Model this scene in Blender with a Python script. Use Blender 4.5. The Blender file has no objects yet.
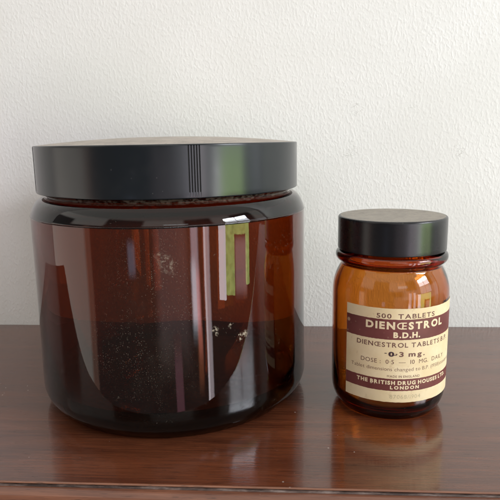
import bpy, bmesh, math, random
from mathutils import Vector, Matrix
random.seed(7)
S = bpy.context.scene
C = S.collection
CM = 0.01                                    # everything below is written in centimetres

# ------------------------------------------------------------------ camera
F, PITCH, YAW, ROLL, CAMH = 562.15, 0.1928, -0.0667, 0.0166, 12.462
cam = bpy.data.cameras.new('camera'); camo = bpy.data.objects.new('camera', cam); C.objects.link(camo)
cam.sensor_width = 36; cam.sensor_fit = 'HORIZONTAL'; cam.lens = 36 * F / 500
cam.clip_start = 0.01; cam.clip_end = 100
fw = Vector((math.sin(YAW), math.cos(YAW), 0)); rt = Vector((math.cos(YAW), -math.sin(YAW), 0)); up = Vector((0, 0, 1))
fw2 = fw * math.cos(PITCH) - up * math.sin(PITCH)
up2 = up * math.cos(PITCH) + fw * math.sin(PITCH)
cr, sr = math.cos(ROLL), math.sin(ROLL)
cx_ = rt * cr + up2 * -sr                    # picture content turned slightly counter-clockwise
cy_ = rt * sr + up2 * cr
camo.matrix_world = Matrix(((cx_.x, cy_.x, -fw2.x, 0), (cx_.y, cy_.y, -fw2.y, 0), (cx_.z, cy_.z, -fw2.z, CAMH * CM), (0, 0, 0, 1)))
S.camera = camo
S.render.resolution_x = S.render.resolution_y = 1024
S.view_settings.view_transform = 'Standard'; S.view_settings.look = 'None'
S.view_settings.exposure = 0; S.view_settings.gamma = 1
S.render.engine = 'CYCLES'
S.cycles.max_bounces = 20; S.cycles.transmission_bounces = 20; S.cycles.glossy_bounces = 8

# ------------------------------------------------------------------ world: the dim room behind the camera
W = bpy.data.worlds.new('World'); S.world = W; W.use_nodes = True
nt = W.node_tree; nt.nodes.clear()
def N(t, typ, **kw):
    n = t.nodes.new(typ)
    for k, v in kw.items(): setattr(n, k, v)
    return n
def mth(t, op, a, b=None, clamp=False):
    n = N(t, 'ShaderNodeMath', operation=op, use_clamp=clamp)
    for i, v in enumerate((a, b)):
        if v is None: continue
        if isinstance(v, (int, float)): n.inputs[i].default_value = v
        else: t.links.new(v, n.inputs[i])
    return n.outputs[0]
def sstep(t, x, a, b, lo=0., hi=1.):
    n = N(t, 'ShaderNodeMapRange', interpolation_type='SMOOTHSTEP')
    t.links.new(x, n.inputs[0])
    for i, v in enumerate((a, b, lo, hi)): n.inputs[i + 1].default_value = v
    return n.outputs[0]
tc = N(nt, 'ShaderNodeTexCoord'); sp = N(nt, 'ShaderNodeSeparateXYZ'); nt.links.new(tc.outputs['Generated'], sp.inputs[0])
AZ = mth(nt, 'MULTIPLY', mth(nt, 'ARCTAN2', sp.outputs[0], mth(nt, 'MULTIPLY', sp.outputs[1], -1.)), 180 / math.pi)
EL = mth(nt, 'MULTIPLY', mth(nt, 'ARCSINE', sp.outputs[2]), 180 / math.pi)
acc = None
def zone(a0, a1, e0, e1, col, k=1., sa=1., se=1.):
    """one thing of the room behind the camera: azimuth and height range in degrees, radiance"""
    global acc
    m = mth(nt, 'MULTIPLY', sstep(nt, AZ, a0 - sa, a0 + sa), sstep(nt, AZ, a1 - sa, a1 + sa, 1., 0.))
    m = mth(nt, 'MULTIPLY', m, mth(nt, 'MULTIPLY', sstep(nt, EL, e0 - se, e0 + se), sstep(nt, EL, e1 - se, e1 + se, 1., 0.)))
    v = N(nt, 'ShaderNodeVectorMath', operation='SCALE'); v.inputs[0].default_value = [c * k for c in col]
    nt.links.new(m, v.inputs[3])
    if acc is None: acc = v.outputs[0]
    else:
        a = N(nt, 'ShaderNodeVectorMath', operation='ADD'); nt.links.new(acc, a.inputs[0]); nt.links.new(v.outputs[0], a.inputs[1]); acc = a.outputs[0]
zone(-400, 400, -100, 200, (.15, .135, .13))                       # room in general
CEIL = (1.0, .965, .89)
zone(-400, 400, 34, 200, CEIL, .70, se=3)                          # ceiling
for a0, a1 in ((-400, -150), (-74, -44), (-12, 22), (45, 62), (84, 400)): zone(a0, a1, 13, 34, CEIL, 1.05, sa=2, se=3)   # upper walls between dark furniture
zone(-150, -74, 24, 34, CEIL, 1.05, sa=2, se=2)
zone(-150, -60, -34, 4, (1.0, .92, .82), 1.3, sa=1.5, se=3)       # pale wall to the left
zone(-60, -55, -34, 10, (1.0, .55, .4), .7, sa=1., se=4)
zone(16, 150, -6.5, 13, (.93, .97, 1.0), 1.0, sa=6, se=2)          # pale wall round the window
zone(84, 150, -6.5, 13, (.93, .97, 1.0), .8, sa=3, se=2)
zone(5, 25, 18, 24, (.85, .95, 1.0), 2.2, sa=1, se=1.5)
zone(-2, 23, -20, 0, (1.0, .8, .85), .55, sa=4, se=3)
zone(26, 31.5, -18, 8, (.95, .86, 1.0), 3.6, sa=1.)
zone(25.2, 29.3, -18.5, -12, (.8, .9, 1.0), 4.5, sa=1., se=1.5)     # curtain and door frame, seen as stripes
zone(29.2, 32.4, -20, -13, (1.0, .30, .25), 4, sa=.8, se=1.5)
zone(28.5, 32.5, -23, -18, (1.0, .30, .12), 1.7, sa=1., se=2)
zone(36, 40.5, -33, 8, (1.0, .86, .92), 4.2, sa=.7)
zone(36, 37.4, -33, 8, (1.0, .95, 1.0), 3.5, sa=.4)
zone(62, 72.5, -15.2, -9.6, (.9, .66, .70), 2.3, sa=1.2, se=.8)       # brown shape against the window
zone(-24, -18.5, -13.2, -9.6, (.62, .72, 1.0), 1.5, sa=1.2, se=.8)
zone(9.5, 15.5, -28, -20.5, (1.0, .4, .55), 1.0, sa=.7, se=1.5)
bg = N(nt, 'ShaderNodeBackground'); out = N(nt, 'ShaderNodeOutputWorld')
nt.links.new(acc, bg.inputs[0]); bg.inputs[1].default_value = 1.0; nt.links.new(bg.outputs[0], out.inputs[0])

# ------------------------------------------------------------------ lamps: the panes of the window to the right
def pane(name, p0, p1, z0, z1, col, L, leafy=False):
    a, b = Vector((p0[0], p0[1], 0)), Vector((p1[0], p1[1], 0))
    mid = (a + b) / 2; mid.z = (z0 + z1) / 2
    d = (b - a).normalized(); n = Vector((-d.y, d.x, 0))
    if n.dot(Vector((0, 25, 0)) - Vector((mid.x, mid.y, 0))) < 0: n = -n
    l = bpy.data.lights.new(name, 'AREA'); l.shape = 'RECTANGLE'
    w, h = (b - a).length * CM, (z1 - z0) * CM
    l.size, l.size_y = w, h; l.color = col; l.energy = L * math.pi * w * h
    o = bpy.data.objects.new(name, l); C.objects.link(o)
    if leafy:                                                      # garden seen through the pane
        l.use_nodes = True; lt = l.node_tree; em = lt.nodes['Emission']
        ge = lt.nodes.new('ShaderNodeNewGeometry'); mp = lt.nodes.new('ShaderNodeMapping'); mp.inputs['Scale'].default_value = (1.6, 13, 1)
        mp.inputs['Location'].default_value = (mid.x, mid.y, 0)
        nz = lt.nodes.new('ShaderNodeTexNoise'); nz.inputs['Scale'].default_value = 1.6; nz.inputs['Detail'].default_value = 4
        rp = lt.nodes.new('ShaderNodeValToRGB'); e = rp.color_ramp.elements
        e[0].position = .36; e[0].color = (.65, .72, .7, 1); e[1].position = .62; e[1].color = (1.2, 1.15, 1.2, 1)
        lt.links.new(ge.outputs['Parametric'], mp.inputs[0]); lt.links.new(mp.outputs[0], nz.inputs['Vector'])
        lt.links.new(nz.outputs[0], rp.inputs[0]); lt.links.new(rp.outputs[0], em.inputs[0])
    z = -n; y = Vector((0, 0, 1)); x = y.cross(-z * -1).normalized()
    z = (-n) * -1                                # lamp shines along its own -Z, so +Z points away from the jars
    z = -n; x = y.cross(z).normalized()
    o.matrix_world = Matrix(((x.x, y.x, z.x, mid.x * CM), (x.y, y.y, z.y, mid.y * CM), (x.z, y.z, z.z, mid.z * CM), (0, 0, 0, 1)))
def azp(az, D=120): return (-2 + D * math.sin(math.radians(az)), 22 - D * math.cos(math.radians(az)))
GREEN = (.66, 1., .30)
pane('window_pane', azp(47.5), azp(53.5), -28, 12, (.97, .94, 1.), 8)
pane('window_pane', azp(53.5), azp(61.5), -27, 12, GREEN, 5, True)
pane('window_pane', azp(61.5), azp(72), -10.5, 12, GREEN, 4.6, True)
pane('window_pane', azp(72), azp(75.5), -24.5, 12, GREEN, 5.2, True)
for a0, a1 in ((54.5, 65.5), (66.2, 77.5)):
    pane('window_pane', azp(a0), azp(a1), 14, 40, (.90, .95, 1.), 2.8)
    pane('window_pane', azp(a0), azp(a1), 40.5, 59, (.88, .93, 1.), 14)
    pane('window_pane', azp(a0), azp(a1), 59.5, 74, (.90, .92, 1.), 38)

# ------------------------------------------------------------------ material helpers
def newmat(name):
    m = bpy.data.materials.new(name); m.use_nodes = True; t = m.node_tree
    return m, t, t.nodes['Principled BSDF'], t.nodes['Material Output']
def obc(t, scale=(1, 1, 1), rot=(0, 0, 0)):
    c = N(t, 'ShaderNodeTexCoord'); mp = N(t, 'ShaderNodeMapping'); mp.inputs['Scale'].default_value = scale; mp.inputs['Rotation'].default_value = rot
    t.links.new(c.outputs['Object'], mp.inputs[0]); return mp.outputs[0]
def noise(t, vec, scale, detail=3, rough=.5, dist=0.):
    n = N(t, 'ShaderNodeTexNoise'); t.links.new(vec, n.inputs['Vector'])
    n.inputs['Scale'].default_value = scale; n.inputs['Detail'].default_value = detail
    n.inputs['Roughness'].default_value = rough; n.inputs['Distortion'].default_value = dist
    return n.outputs[0]
def ramp(t, x, stops):
    n = N(t, 'ShaderNodeValToRGB'); e = n.color_ramp.elements
    while len(e) < len(stops): e.new(.5)
    for el, (p, c) in zip(e, stops): el.position = p; el.color = (*c, 1)
    t.links.new(x, n.inputs[0]); return n.outputs[0]
def mixc(t, f, a, b, mode='MIX'):
    n = N(t, 'ShaderNodeMix', data_type='RGBA', blend_type=mode)
    for s, v in ((n.inputs[0], f), (n.inputs[6], a), (n.inputs[7], b)):
        if isinstance(v, (int, float)): s.default_value = v
        elif isinstance(v, tuple): s.default_value = (*v, 1)
        else: t.links.new(v, s)
    return n.outputs[2]
def bump(t, h, strength, dist, prev=None):
    n = N(t, 'ShaderNodeBump'); n.inputs['Strength'].default_value = strength; n.inputs['Distance'].default_value = dist
    t.links.new(h, n.inputs['Height'])
    if prev: t.links.new(prev, n.inputs['Normal'])
    return n.outputs[0]
def specks(t, vec, scale, size, cluster_scale, c0, c1):
    v = N(t, 'ShaderNodeTexVoronoi'); t.links.new(vec, v.inputs['Vector']); v.inputs['Scale'].default_value = scale
    sep = N(t, 'ShaderNodeSeparateColor'); t.links.new(v.outputs['Color'], sep.inputs[0])
    r = mth(t, 'MULTIPLY', mth(t, 'POWER', sep.outputs[0], 3.), size)
    d = sstep(t, mth(t, 'SUBTRACT', v.outputs['Distance'], r), -.05, .03, 1., 0.)
    on = mth(t, 'GREATER_THAN', sep.outputs[1], .55)
    cl = sstep(t, noise(t, vec, cluster_scale, 3, .6), c0, c1)
    return mth(t, 'MULTIPLY', mth(t, 'MULTIPLY', d, on), cl)
def near(t, vec, p, rad, rad2=0.):
    """1 close to a point of the object (metres), fading to 0 at rad"""
    n = N(t, 'ShaderNodeVectorMath', operation='DISTANCE'); t.links.new(vec, n.inputs[0]); n.inputs[1].default_value = p
    return sstep(t, n.outputs['Value'], rad2, rad, 1., 0.)

# wall paint with embossed stipple
MARKS = [((.0443, .3669, .1428), .005), ((.0795, .3669, .1421), .004), ((.1077, .3669, .1165), .006), ((.0404, .3669, .1175), .007), ((-.1094, .3669, .1892), .004)]
mwall, t, b, o_ = newmat('wall_paint')
v = obc(t)
n1 = noise(t, obc(t, (1, 1, .62), (0, .35, 0)), 640, 1.5, .5, .15); n2 = noise(t, v, 1100, 2, .5); n3 = noise(t, v, 16, 3, .5); n4 = noise(t, v, 90, 2, .5)
h = mth(t, 'ADD', mth(t, 'MULTIPLY', sstep(t, n1, .40, .72), .9), mth(t, 'ADD', mth(t, 'MULTIPLY', n2, .25), mth(t, 'MULTIPLY', n4, .5)))
wc = mixc(t, sstep(t, n3, .3, .7), (.80, .795, .765), (.835, .83, .805))
hair = noise(t, obc(t, (1, 1, 2.2)), 120, 2, .6)
hair = sstep(t, mth(t, 'ABSOLUTE', mth(t, 'SUBTRACT', hair, .5)), .004, .016, 1., 0.)
mk = None
for p, rad in MARKS:
    a = near(t, v, p, rad, rad * .5); mk = a if mk is None else mth(t, 'MAXIMUM', mk, a)
wc = mixc(t, mth(t, 'MULTIPLY', mth(t, 'MULTIPLY', hair, mk), .38), wc, (.38, .36, .33))      # small cracks and scuffs in the paint
t.links.new(wc, b.inputs['Base Color'])
t.links.new(bump(t, mth(t, 'MULTIPLY', h, sstep(t, n3, .25, .7, .75, 1.1)), .36, .00034), b.inputs['Normal'])
b.inputs['Roughness'].default_value = .62; b.inputs['Specular IOR Level'].default_value = .35

# polished mahogany
def wood(name, light, dark, rough):
    m, t, b, o_ = newmat(name)
    v = obc(t, (1, 9, 9)); vf = obc(t, (1, 26, 26))
    g1 = noise(t, v, 14, 5, .6, .6); g2 = noise(t, vf, 42, 3, .65, .2); g3 = noise(t, obc(t), 9, 2, .5)
    f = mth(t, 'ADD', mth(t, 'MULTIPLY', g1, .55), mth(t, 'MULTIPLY', g2, .45))
    c = ramp(t, f, [(.36, dark), (.5, tuple((a + b2) / 2 for a, b2 in zip(light, dark))), (.64, light)])
    pores = sstep(t, noise(t, obc(t, (1, 14, 14)), 130, 2, .6), .60, .70)
    c = mixc(t, mth(t, 'MULTIPLY', pores, .6), c, (.028, .011, .006))
    c = mixc(t, mth(t, 'MULTIPLY', sstep(t, g3, .35, .7), .25), c, dark)
    dust = specks(t, obc(t), 380, .16, 25, .45, .7)
    c = mixc(t, mth(t, 'MULTIPLY', dust, .8), c, (.5, .46, .42))
    t.links.new(c, b.inputs['Base Color'])
    r = mth(t, 'ADD', mth(t, 'MULTIPLY', g2, .10), rough)
    t.links.new(mth(t, 'ADD', r, mth(t, 'MULTIPLY', pores, .12)), b.inputs['Roughness'])
    fs = noise(t, obc(t, (1, 22, 22)), 75, 3, .6)                       # the varnish has sunk into the grain: ripples along x
    rip = bump(t, mth(t, 'ADD', mth(t, 'MULTIPLY', fs, 1.), mth(t, 'SUBTRACT', mth(t, 'MULTIPLY', g2, .6), mth(t, 'MULTIPLY', pores, .5))), .22, .00010)
    t.links.new(rip, b.inputs['Normal']); t.links.new(rip, b.inputs['Coat Normal'])
    b.inputs['Coat Weight'].default_value = .65; b.inputs['Coat Roughness'].default_value = .025
    return m
mtop = wood('polished_mahogany', (.160, .049, .021), (.056, .016, .008), .13)
medge = wood('mahogany_moulding', (.24, .095, .052), (.095, .034, .02), .3)
mlip = wood('pale_mahogany', (.30, .13, .075), (.15, .058, .03), .35)  # paler mahogany tone for the thin strip along the front lip
# worn varnish on the arris of the table
mworn, t, b, o_ = newmat('worn_varnish')
w_ = noise(t, obc(t, (.25, 1, 1)), 300, 4, .7)
t.links.new(ramp(t, w_, [(.40, (.035, .02, .016)), (.52, (.10, .065, .055)), (.70, (.27, .21, .19))]), b.inputs['Base Color'])
b.inputs['Roughness'].default_value = .5

# amber glass
def glass(name, sig, dustcol, big):
    m = bpy.data.materials.new(name); m.use_nodes = True; t = m.node_tree; t.nodes.clear()
    o = N(t, 'ShaderNodeOutputMaterial'); g = N(t, 'ShaderNodeBsdfGlass'); g.inputs['IOR'].default_value = 1.5
    v = obc(t)
    smear = noise(t, v, 45, 4, .6, .5)
    t.links.new(sstep(t, smear, .5, .8, .0, .05), g.inputs['Roughness'])
    wob = noise(t, obc(t, (1, 1, .35)), 38 if big else 70, 1, .4)
    fine = noise(t, v, 600, 2, .5)
    t.links.new(bump(t, fine, .04, .00005, bump(t, wob, .25, .0006)), g.inputs['Normal'])
    d = N(t, 'ShaderNodeBsdfDiffuse'); d.inputs[0].default_value = (*dustcol, 1)
    wn = N(t, 'ShaderNodeTexNoise'); t.links.new(v, wn.inputs['Vector']); wn.inputs['Scale'].default_value = 230; wn.inputs['Detail'].default_value = 3
    wa = N(t, 'ShaderNodeVectorMath', operation='MULTIPLY_ADD'); t.links.new(wn.outputs['Color'], wa.inputs[0])
    wa.inputs[1].default_value = (.008, .008, .008); wa.inputs[2].default_value = (0, 0, 0)
    wb = N(t, 'ShaderNodeVectorMath', operation='ADD'); t.links.new(v, wb.inputs[0]); t.links.new(wa.outputs[0], wb.inputs[1])
    wc = N(t, 'ShaderNodeVectorMath', operation='SUBTRACT'); t.links.new(wb.outputs[0], wc.inputs[0]); wc.inputs[1].default_value = (.004, .004, .004)
    wv = wc.outputs[0]                                             # position pushed about, for ragged patches
    fine_dust = specks(t, wv, 1500, .40, 70, .42, .75)
    f = mth(t, 'MULTIPLY', fine_dust, .16)
    f = mth(t, 'MAXIMUM', f, mth(t, 'MULTIPLY', specks(t, wv, 500, .13, 55, .58, .78), .30))
    if big:
        # dusty smudge on the front, crusty marks lower right, grime in the groove under the lid
        for p, rad, k in (((.004, -.0662, .072), .032, .34), ((-.008, -.0662, .042), .040, .34), ((.012, -.065, .06), .028, .34), ((.0105, -.0655, .0775), .014, .7)):
            a = mth(t, 'MULTIPLY', mth(t, 'MULTIPLY', near(t, wv, p, rad), mth(t, 'MAXIMUM', mth(t, 'MULTIPLY', specks(t, v, 1700, .42, 120, .36, .66), .5), specks(t, v, 2900, .52, 90, .30, .62))), k)
            f = mth(t, 'MAXIMUM', f, a)
        for p, rad in (((.0100, -.0655, .0782), .0042), ((.0118, -.0652, .0765), .0050), ((.0085, -.0658, .0800), .0030)):
            a = mth(t, 'MULTIPLY', near(t, wv, p, rad), sstep(t, noise(t, v, 800, 4, .8), .42, .72))
            f = mth(t, 'MAXIMUM', f, mth(t, 'MULTIPLY', a, .55))
        for p, rad in (((.0288, -.0598, .0484), .0026), ((.0296, -.0595, .0466), .0015), ((.0338, -.0573, .0495), .0014), ((.0395, -.0535, .0455), .0019), ((.0402, -.0533, .0440), .0010), ((.0390, -.0537, .0430), .0011)):
            a = mth(t, 'MULTIPLY', near(t, wv, p, rad, rad * .3), sstep(t, noise(t, v, 700, 4, .75), .44, .56))
            f = mth(t, 'MAXIMUM', f, mth(t, 'MULTIPLY', a, .75))
        film = mth(t, 'MULTIPLY', sstep(t, noise(t, obc(t, (1, 1, .5)), 55, 5, .7), .42, .75), near(t, v, (.004, -.066, .055), .055))
        f = mth(t, 'MAXIMUM', f, mth(t, 'MULTIPLY', film, .035))
        f = mth(t, 'MAXIMUM', f, mth(t, 'MULTIPLY', near(t, v, (.004, -.066, .06), .05), .012))
        s2 = N(t, 'ShaderNodeSeparateXYZ'); t.links.new(v, s2.inputs[0])
        gr = mth(t, 'MULTIPLY', sstep(t, s2.outputs[2], .0997, .1003), sstep(t, noise(t, v, 420, 4, .8), .42, .62))
        f = mth(t, 'MAXIMUM', f, mth(t, 'MULTIPLY', gr, .22))
    # only the outside of the jar is dusty
    mx = N(t, 'ShaderNodeMixShader'); t.links.new(f, mx.inputs[0]); t.links.new(g.outputs[0], mx.inputs[1]); t.links.new(d.outputs[0], mx.inputs[2])
    t.links.new(mx.outputs[0], o.inputs['Surface'])
    va = N(t, 'ShaderNodeVolumeAbsorption'); D = max(sig) * 1.02
    va.inputs['Color'].default_value = (*[1 - s / D for s in sig], 1); va.inputs['Density'].default_value = D * 100
    t.links.new(va.outputs[0], o.inputs['Volume'])
    return m
mbig = glass('dark_amber_glass', (2.05, 4.4, 7.0), (.45, .38, .30), True)
msml = glass('light_amber_glass', (1.1, 3.45, 7.8), (.5, .42, .33), False)

# black plastic caps
def cap(name, col, rough, dusty):
    m, t, b, o_ = newmat(name); v = obc(t)
    s = specks(t, v, 500, .2, 40, .5, .75)
    cl = mth(t, 'MULTIPLY', sstep(t, noise(t, v, 30, 4, .7), .45, .8), dusty)
    c = mixc(t, mth(t, 'MAXIMUM', mth(t, 'MULTIPLY', s, .35), cl), col, (.22, .21, .20))
    t.links.new(c, b.inputs['Base Color'])
    t.links.new(mth(t, 'ADD', mth(t, 'MULTIPLY', noise(t, v, 90, 4, .6), .10), rough), b.inputs['Roughness'])
    t.links.new(bump(t, noise(t, v, 300, 3, .6), .05, .0001), b.inputs['Normal'])
    return m
mcap = cap('black_plastic', (.007, .010, .013), .17, .05)
mcap2 = cap('black_bakelite', (.006, .006, .008), .22, .03)
mgroove, t, b, o_ = newmat('dark_groove'); b.inputs['Base Color'].default_value = (.006, .006, .006, 1); b.inputs['Roughness'].default_value = .7  # near-black and duller than the cap, for the grooves in the lid
def dusttop(name, a, c2, sc):
    m, t, b, o_ = newmat(name); v = obc(t)
    n = noise(t, v, sc, 4, .75)
    c = ramp(t, n, [(.35, a), (.62, c2)])
    c = mixc(t, mth(t, 'MULTIPLY', sstep(t, noise(t, v, sc * 4, 2, .7), .58, .66), .6), c, tuple(x * .45 for x in a))
    t.links.new(c, b.inputs['Base Color']); b.inputs['Roughness'].default_value = .42
    t.links.new(bump(t, n, .3, .0003), b.inputs['Normal'])
    return m
mdust = dusttop('dusty_cap_top', (.27, .23, .19), (.42, .36, .30), 130)
mcork = dusttop('scuffed_cap_top', (.19, .165, .13), (.30, .26, .205), 260)
# paper label
mpaper, t, b, o_ = newmat('cream_paper'); v = obc(t)
c = ramp(t, noise(t, v, 70, 4, .65), [(.35, (.74, .585, .355)), (.65, (.82, .68, .455))])
c = mixc(t, mth(t, 'MULTIPLY', sstep(t, noise(t, v, 240, 3, .7), .6, .72), .35), c, (.50, .35, .19))
t.links.new(c, b.inputs['Base Color']); b.inputs['Roughness'].default_value = .55
mband, t, b, o_ = newmat('maroon_ink'); v = obc(t)
c = mixc(t, mth(t, 'MAXIMUM', mth(t, 'MULTIPLY', near(t, v, (-.0208, -.0170, .0456), .0011, .0005), .8), mth(t, 'MULTIPLY', specks(t, v, 620, .34, 60, .4, .6), .55)), ramp(t, noise(t, v, 90, 3, .6), [(.35, (.125, .028, .026)), (.65, (.17, .044, .040))]), (.5, .36, .24))
t.links.new(c, b.inputs['Base Color']); b.inputs['Roughness'].default_value = .5
def ink(name, a, c2, wear):
    m, t, b, o_ = newmat(name); v = obc(t)
    t.links.new(mixc(t, mth(t, 'MULTIPLY', sstep(t, noise(t, v, 700, 3, .7), .5, .7), wear), a, c2), b.inputs['Base Color'])
    b.inputs['Roughness'].default_value = .6; return m
mink = ink('dark_print', (.16, .07, .055), (.45, .32, .2), .4)
mcream = ink('cream_print', (.80, .66, .44), (.55, .38, .26), .35)
mfaint = ink('faint_stamp_ink', (.50, .41, .26), (.70, .58, .36), .6)
mover = ink('overprint_ink', (.05, .025, .03), (.12, .06, .05), .3)

# ------------------------------------------------------------------ mesh helpers
def link(name, bm, mats, parent=None, smooth=True, sharp=None):
    me = bpy.data.meshes.new(name)
    for vv in bm.verts: vv.co *= CM
    bm.normal_update(); bm.to_mesh(me); bm.free()
    for m in (mats if isinstance(mats, (list, tuple)) else [mats]): me.materials.append(m)
    if smooth:
        for p in me.polygons: p.use_smooth = True
        if sharp: me.set_sharp_from_angle(angle=math.radians(sharp))
    o = bpy.data.objects.new(name, me); C.objects.link(o)
    if parent: o.parent = parent
    return o
def rounded(pts, n=5):
    """profile points (r, z, fillet) -> list of (r, z) with rounded corners"""
    out = []; L = len(pts)
    for i, (r, z, f) in enumerate(pts):
        if f <= 0 or i in (0, L - 1): out.append((r, z)); continue
        p = Vector((r, z)); a = Vector(pts[i - 1][:2]); c = Vector(pts[i + 1][:2])
        A = p + (a - p).normalized() * f; B = p + (c - p).normalized() * f
        for k in range(n + 1):
            s = k / n; q = A * (1 - s) ** 2 + p * 2 * s * (1 - s) + B * s * s
            out.append((q.x, q.y))
    return out
def spline(pts, n=4):
    """Catmull-Rom through (r, z)"""
    P = [Vector(p) for p in pts]; out = []
    for i in range(len(P) - 1):
        a = P[max(i - 1, 0)]; b = P[i]; c = P[i + 1]; d = P[min(i + 2, len(P) - 1)]
        for k in range(n):
            s = k / n
            q = .5 * ((2 * b) + (c - a) * s + (2 * a - 5 * b + 4 * c - d) * s * s + (3 * b - a - 3 * c + d) * s ** 3)
            out.append((q.x, q.y))
    out.append(tuple(P[-1])); return out
def lathe(prof, angs, matf=None, radf=None):
    """closed solid of revolution; the profile starts and ends on the axis (r = 0)"""
    bm = bmesh.new(); rings = []
    for r, z in prof:
        if r <= 1e-6: rings.append([bm.verts.new((0, 0, z))]); continue
        rings.append([bm.verts.new(((radf(r, z, a) if radf else r) * math.sin(a), -(radf(r, z, a) if radf else r) * math.cos(a), z)) for a in angs])
    n = len(angs)
    for i in range(len(rings) - 1):
        A, B = rings[i], rings[i + 1]
        mi = matf(i) if matf else None
        for k in range(n):
            k2 = (k + 1) % n
            if len(A) == 1 and len(B) == 1: continue
            if len(A) == 1: fc = bm.faces.new((A[0], B[k2], B[k]))
            elif len(B) == 1: fc = bm.faces.new((A[k], A[k2], B[0]))
            else: fc = bm.faces.new((A[k], A[k2], B[k2], B[k]))
            if matf: fc.material_index = mi(( angs[k] + angs[k2 if k2 else k]) / 2) if callable(mi) else mi
    bmesh.ops.recalc_face_normals(bm, faces=bm.faces[:])
    return bm
ANG = [2 * math.pi * k / 256 for k in range(256)]
def empty(name, x, y, z, label, cat):
    o = bpy.data.objects.new(name, None); C.objects.link(o); o.location = (x * CM, y * CM, z * CM)
    o.empty_display_size = .02; o['label'] = label; o['category'] = cat; return o
def box(bm, x0, x1, y0, y1, z0, z1, bev=0):
    vs = [bm.verts.new((x, y, z)) for x in (x0, x1) for y in (y0, y1) for z in (z0, z1)]
    for f in ((0, 1, 3, 2), (4, 6, 7, 5), (0, 4, 5, 1), (2, 3, 7, 6), (0, 2, 6, 4), (1, 5, 7, 3)): bm.faces.new([vs[i] for i in f])

# ------------------------------------------------------------------ setting: wall and table
WY, EY = 36.69, 18.486
XL, XR = -45.5, 62
bm = bmesh.new(); box(bm, -190, 190, WY, WY + 6, -60, 150); bmesh.ops.recalc_face_normals(bm, faces=bm.faces[:])
wall = link('wall', bm, mwall, smooth=False)
wall['label'] = 'off-white painted wall with embossed stipple texture behind both jars'; wall['category'] = 'wall'

table = empty('table', (XL + XR) / 2, (WY + EY) / 2, -4.5, 'polished reddish-brown wooden table with moulded front edge under both jars', 'table')
def extrude_x(prof, x0, x1, offs):
    bm = bmesh.new(); ox, oy, oz = offs; n = 60
    rows = [[bm.verts.new((x0 + (x1 - x0) * k / n - ox, y - oy, z - oz)) for y, z in prof] for k in range(n + 1)]
    m = len(prof)
    for k in range(n):
        for j in range(m): bm.faces.new((rows[k][j], rows[k][(j + 1) % m], rows[k + 1][(j + 1) % m], rows[k + 1][j]))
    bm.faces.new(rows[0]); bm.faces.new(rows[-1][::-1])
    bmesh.ops.recalc_face_normals(bm, faces=bm.faces[:]); return bm
OF = ((XL + XR) / 2, (WY + EY) / 2, -4.5)
top = extrude_x([(WY - .05, 0), (EY + .06, 0), (EY + .06, -.9), (WY - .05, -.9)], XL, XR, OF)
link('tabletop', top, mtop, table, smooth=False)
lip = extrude_x([(EY + .057, -.003), (EY + .015, -.008), (EY - .005, -.03), (EY - .005, -.055), (EY + .057, -.055)], XL, XR, OF)
link('pale_lip', lip, mlip, table, smooth=False)
worn = extrude_x([(EY + .057, -.058), (EY + .03, -.058), (EY + .03, -.085), (EY - .03, -.095), (EY - .055, -.15), (EY + .057, -.15)], XL, XR, OF)
link('worn_arris', worn, mworn, table, smooth=False)
mo = [(EY + .055, -.155), (EY - .12, -.155)]
for k in range(9):
    a = math.pi / 2 - k * math.pi / 16 * 1.0
    mo.append((EY - .12 - .33 * math.cos(a), -.155 - .33 + .33 * math.sin(a)))
mo += [(EY - .45, -.8), (EY - .3, -.95), (EY + .055, -.95)]
link('edge_moulding', extrude_x(mo, XL, XR, OF), medge, table, smooth=False)
bm = bmesh.new(); box(bm, XL + 1 - OF[0], XR - 1 - OF[0], EY + .6 - OF[1], WY - .3 - OF[1], 0, 3.55); bmesh.ops.recalc_face_normals(bm, faces=bm.faces[:])
link('apron', bm, medge, table, smooth=False)

# ------------------------------------------------------------------ big jar
BX, BY = -5.796, 27.863
big = empty('glass_jar', BX, BY, .004, 'large wide dark brown glass jar with broad black lid, left of the small bottle', 'jar')
ou = [(0, .22), (4.9, .16), (5.6, .05)] + rounded([(5.8, 0, 0), (6.12, 0, .12), (6.69, .62, .5), (6.69, 1.7, 0)], 8)
ou += [(6.67, 3), (6.65, 5), (6.65, 7), (6.655, 8.4), (6.65, 9.0), (6.65, 9.15), (6.662, 9.17), (6.666, 9.185), (6.662, 9.20), (6.65, 9.210), (6.65, 9.212)]
SH = [Vector((6.65, 9.212)), Vector((6.44, 9.97)), Vector((6.0, 10.03))]
ou += [tuple(SH[0] * (1 - q) ** 2 + SH[1] * 2 * q * (1 - q) + SH[2] * q * q) for q in [k / 14 for k in range(1, 15)]]
ou += [(5.93, 10.03), (5.90, 10.07), (5.96, 10.12), (6.02, 10.17), (5.96, 10.22), (5.85, 10.27), (5.83, 10.6), (5.83, 11.6), (5.75, 11.7)]
inn = [(5.55, 11.7), (5.45, 11.6), (5.40, 9.8), (5.5, 9.66), (5.8, 9.5), (6.1, 9.3), (6.25, 9.1), (6.27, 8.9), (6.27, 5), (6.27, 1.9), (6.18, 1.3), (5.9, .95), (5.4, .8), (4.5, .78), (0, .86)]
link('glass_body', lathe(ou + inn, ANG), mbig, big, sharp=28)
RL, Z0, Z1 = 6.3, 10.235, 12.36
gs = []; base = math.radians(0)
g0 = math.radians(18.6)                                        # five fine grooves engraved down the side of the lid
GA = [g0 + math.radians(.98) * k for k in range(5)]; gw = math.radians(.17)
angs = sorted([a for a in ANG if not any(abs(a - g) < math.radians(.75) for g in GA)] + [g + d for g in GA for d in (-gw * 1.6, -gw, gw, gw * 1.6)])
GA2 = math.radians(298.3); gw2 = math.radians(1.2)                 # one broad notch round on the left
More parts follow.
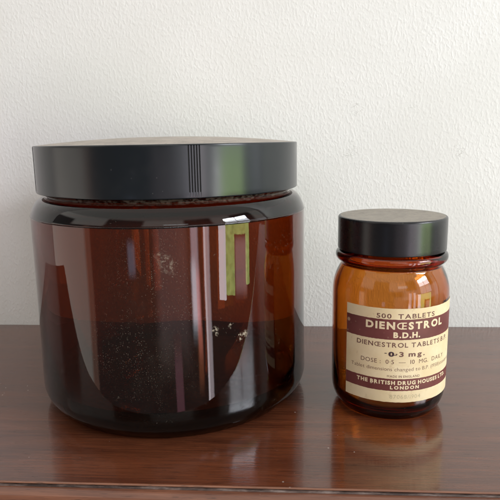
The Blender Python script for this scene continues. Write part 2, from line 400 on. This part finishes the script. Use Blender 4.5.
angs = sorted([a for a in angs if abs(a - GA2) > gw2 * 1.5] + [GA2 + d for d in (-gw2 * 1.2, -gw2, 0, gw2, gw2 * 1.2)])
ingroove = lambda a: any(abs(a - g) <= gw * 1.01 for g in GA) or abs(a - GA2) <= gw2 * 1.01
lp = [(0, Z0 + .06), (5.9, Z0 + .06), (6.05, Z0 + .01)] + rounded([(6.2, Z0, 0), (RL - .0, Z0, .05), (RL, Z0 + .25, 0)], 4)
lp += [(RL, Z0 + .3), (RL, Z1 - .2)] + rounded([(RL, Z1 - .15, 0), (RL, Z1, .06), (RL - .12, Z1 + .005, 0)], 5)
nside = len(lp)
for k in range(1, 13):
    s = k / 12; r = (RL - .12) * (1 - s); lp.append((r if k < 12 else 0, Z1 + .005 + .33 * (1 - (r / (RL - .12)) ** 2.2)))
def radf(r, z, a):
    if Z0 + .2 < z < Z1 - .05 and r > RL - .02 and ingroove(a): return r - .035
    return r
def matf(i):
    if i >= nside - 1: return 1
    if lp[i][1] > Z0 + .2 and lp[i + 1][1] < Z1 - .05: return lambda a: 2 if ingroove(a) else 0
    return 0
link('lid', lathe(lp, angs, matf, radf), [mcap, mdust, mgroove], big, sharp=35)

# ------------------------------------------------------------------ small bottle
SX, SY = 4.832, 25.993
sml = empty('medicine_bottle', SX, SY, .004, 'small amber tablet bottle with cream and maroon paper label and black cap', 'bottle')
ou = [(0, .16), (1.7, .12), (2.0, .03)] + rounded([(2.1, 0, 0), (2.26, 0, .08), (2.62, .5, .42), (2.66, 1.2, 0)], 8)
ou += [(2.665, 3), (2.665, 5.2)] + spline([(2.665, 5.3), (2.65, 5.65), (2.61, 5.95), (2.51, 6.3), (2.38, 6.58), (2.29, 6.74), (2.28, 6.82), (2.33, 6.9)], 3)
ou += spline([(2.36, 6.93), (2.46, 6.99), (2.525, 7.1), (2.54, 7.22), (2.5, 7.34), (2.4, 7.41), (2.25, 7.46)], 3) + [(2.2, 7.6), (2.2, 8.7), (2.1, 8.75)]
inn = [(2.0, 8.75), (1.95, 8.6), (1.95, 7.0), (2.02, 6.75), (2.15, 6.55), (2.30, 6.2), (2.41, 5.7), (2.43, 5.2), (2.43, 3), (2.43, 1.0), (2.33, .62), (2.1, .42), (1.6, .36), (0, .42)]
link('glass_body', lathe(ou + inn, ANG), msml, sml, sharp=60)
Z0, Z1, R2 = 7.49, 9.0, 2.447
lp = [(0, Z0 + .05), (2.2, Z0 + .05)] + rounded([(2.3, Z0, 0), (R2, Z0, .04), (R2, Z0 + .2, 0)], 4) + [(R2, Z1 - .3)] + rounded([(R2, Z1 - .28, 0), (R2 - .003, Z1 - .005, .1), (R2 - .25, Z1, 0)], 6)
n2 = len(lp); lp += [(2.0, Z1 - .006), (1.2, Z1 - .012), (0, Z1 - .012)]
link('lid', lathe(lp, ANG, lambda i: 1 if i >= n2 - 2 else 0), [mcap2, mcork], sml, sharp=50)

# label: angles are measured from the -y side of the bottle, positive towards +x
RB = 2.667
def patch(a0, a1, z0, z1, r0, r1, notch=None):
    bm = bmesh.new(); n = 90; cols = []
    for k in range(n + 1):
        a = math.radians(a0 + (a1 - a0) * k / n); w0, w1 = random.uniform(-.006, .006), random.uniform(-.006, .006)
        cols.append([bm.verts.new((r * math.sin(a), -r * math.cos(a), z)) for r, z in ((r0, z0 + w0), (r1, z0 + w0), (r1, z1 + w1), (r0, z1 + w1))])
    for k in range(n):
        for j in range(4): bm.faces.new((cols[k][j], cols[k][(j + 1) % 4], cols[k + 1][(j + 1) % 4], cols[k + 1][j]))
    bm.faces.new(cols[0]); bm.faces.new(cols[-1][::-1])
    bmesh.ops.recalc_face_normals(bm, faces=bm.faces[:]); return bm
LA, LB = -53.4, 79
label = link('paper_label', patch(LA, LB, 1.045, 5.315, RB + .003, RB + .014), mpaper, sml, sharp=40)
link('maroon_band', patch(LA + .15, LB - .15, 3.93, 4.835, RB + .0145, RB + .0175), mband, label, sharp=40)
link('maroon_band', patch(LA + .15, LB - .15, 1.58, 2.135, RB + .0145, RB + .0175), mband, label, sharp=40)
DG = bpy.context.evaluated_depsgraph_get
def glyph(ch, weight):
    cu = bpy.data.curves.new('t', 'FONT'); cu.body = ch; cu.size = 1; cu.resolution_u = 3; cu.fill_mode = 'BOTH'
    cu.offset = min(weight, .012) if ch == 'Œ' else 0 if ch == 'M' else weight
    ob = bpy.data.objects.new('t', cu); C.objects.link(ob)
    bpy.context.view_layer.update()
    me = bpy.data.meshes.new_from_object(ob.evaluated_get(DG()))
    bpy.data.objects.remove(ob); bpy.data.curves.remove(cu); return me
def lettering(txt, a0, a1, zb, zc, mat, weight=0., r=RB + .016, gap=.12, wide=1.0, slope=0.):
    """printed text bent round the bottle between two angles, baseline zb, cap line zc"""
    bm = bmesh.new(); x = 0.; CAPH = .695
    for ch in txt:
        if ch == ' ': x += .30; continue
        me = glyph(ch, weight); x0 = min(v.co.x for v in me.vertices); x1 = max(v.co.x for v in me.vertices)
        n0 = len(bm.verts); bm.from_mesh(me); bm.verts.ensure_lookup_table()
        for v in bm.verts[n0:]: v.co.x += x - x0
        x += x1 - x0 + gap
        bpy.data.meshes.remove(me)
    x -= gap
    bmesh.ops.remove_doubles(bm, verts=bm.verts[:], dist=1e-5)
    step = x / max(abs(a1 - a0) / 1.5, 1)
    for k in range(1, int(x / step) + 1):
        bmesh.ops.bisect_plane(bm, geom=bm.verts[:] + bm.edges[:] + bm.faces[:], plane_co=(k * step, 0, 0), plane_no=(1, 0, 0))
    for v in bm.verts:
        a = math.radians(a0 + (a1 - a0) * v.co.x / x); z = zb + (zc - zb) * v.co.y / CAPH
        v.co = Vector((r * math.sin(a), -r * math.cos(a), z))
    bm.normal_update()
    for f in bm.faces:
        c = f.calc_center_median()
        if f.normal.x * c.x + f.normal.y * c.y < 0: f.normal_flip()
    o = link('lettering', bm, mat, label, smooth=True)
    me = o.data                                        # shade like the curved paper it is printed on
    me.normals_split_custom_set_from_vertices([Vector((v.co.x, v.co.y, 0)).normalized() for v in me.vertices])
    return o
rb = RB + .0190
lettering('500  TABLETS', -21.7, 34.9, 4.885, 5.085, mink, .022)
lettering('DIENŒSTROL', -31.6, 46.4, 4.41, 4.715, mcream, .045, rb, .16)
lettering('B.D.H.', -6.0, 19.2, 4.03, 4.265, mcream, .045, rb)
lettering('DIENŒSTROL TABLETS B.P.', -40.6, 58.7, 3.59, 3.795, mink, .022, gap=.14)
lettering('0·3 mg.', -10.0, 25.1, 3.17, 3.38, mink, .035, gap=.16)
lettering('0', -9.6, -4.6, 3.175, 3.375, mover, .035, r=RB + .019)
lettering('-', -13.4, -11.4, 3.25, 3.42, mover, .02, r=RB + .019)
lettering('-', -6.4, -2.4, 3.17, 3.36, mover, .0, r=RB + .020)
lettering('DOSE :  0·5  —  10  MG.  DAILY', -35.9, 52.1, 2.825, 3.015, mink, .004, gap=.13)
lettering('Tablet dimensions changed to B.P. (1958)standards', -46.4, 67.5, 2.50, 2.665, mink, -.004, gap=.1)
lettering('MADE IN ENGLAND', -10.5, 20.5, 2.20, 2.305, mink, .012, gap=.16)
lettering('THE BRITISH DRUG HOUSES LTD.', -39.8, 58.3, 1.875, 2.04, mcream, .045, rb, .15)
lettering('LONDON', -7.5, 20.1, 1.665, 1.805, mcream, .05, rb, .24)
lettering('87068/1904', -7.7, 22.1, 1.215, 1.40, mfaint, .0)
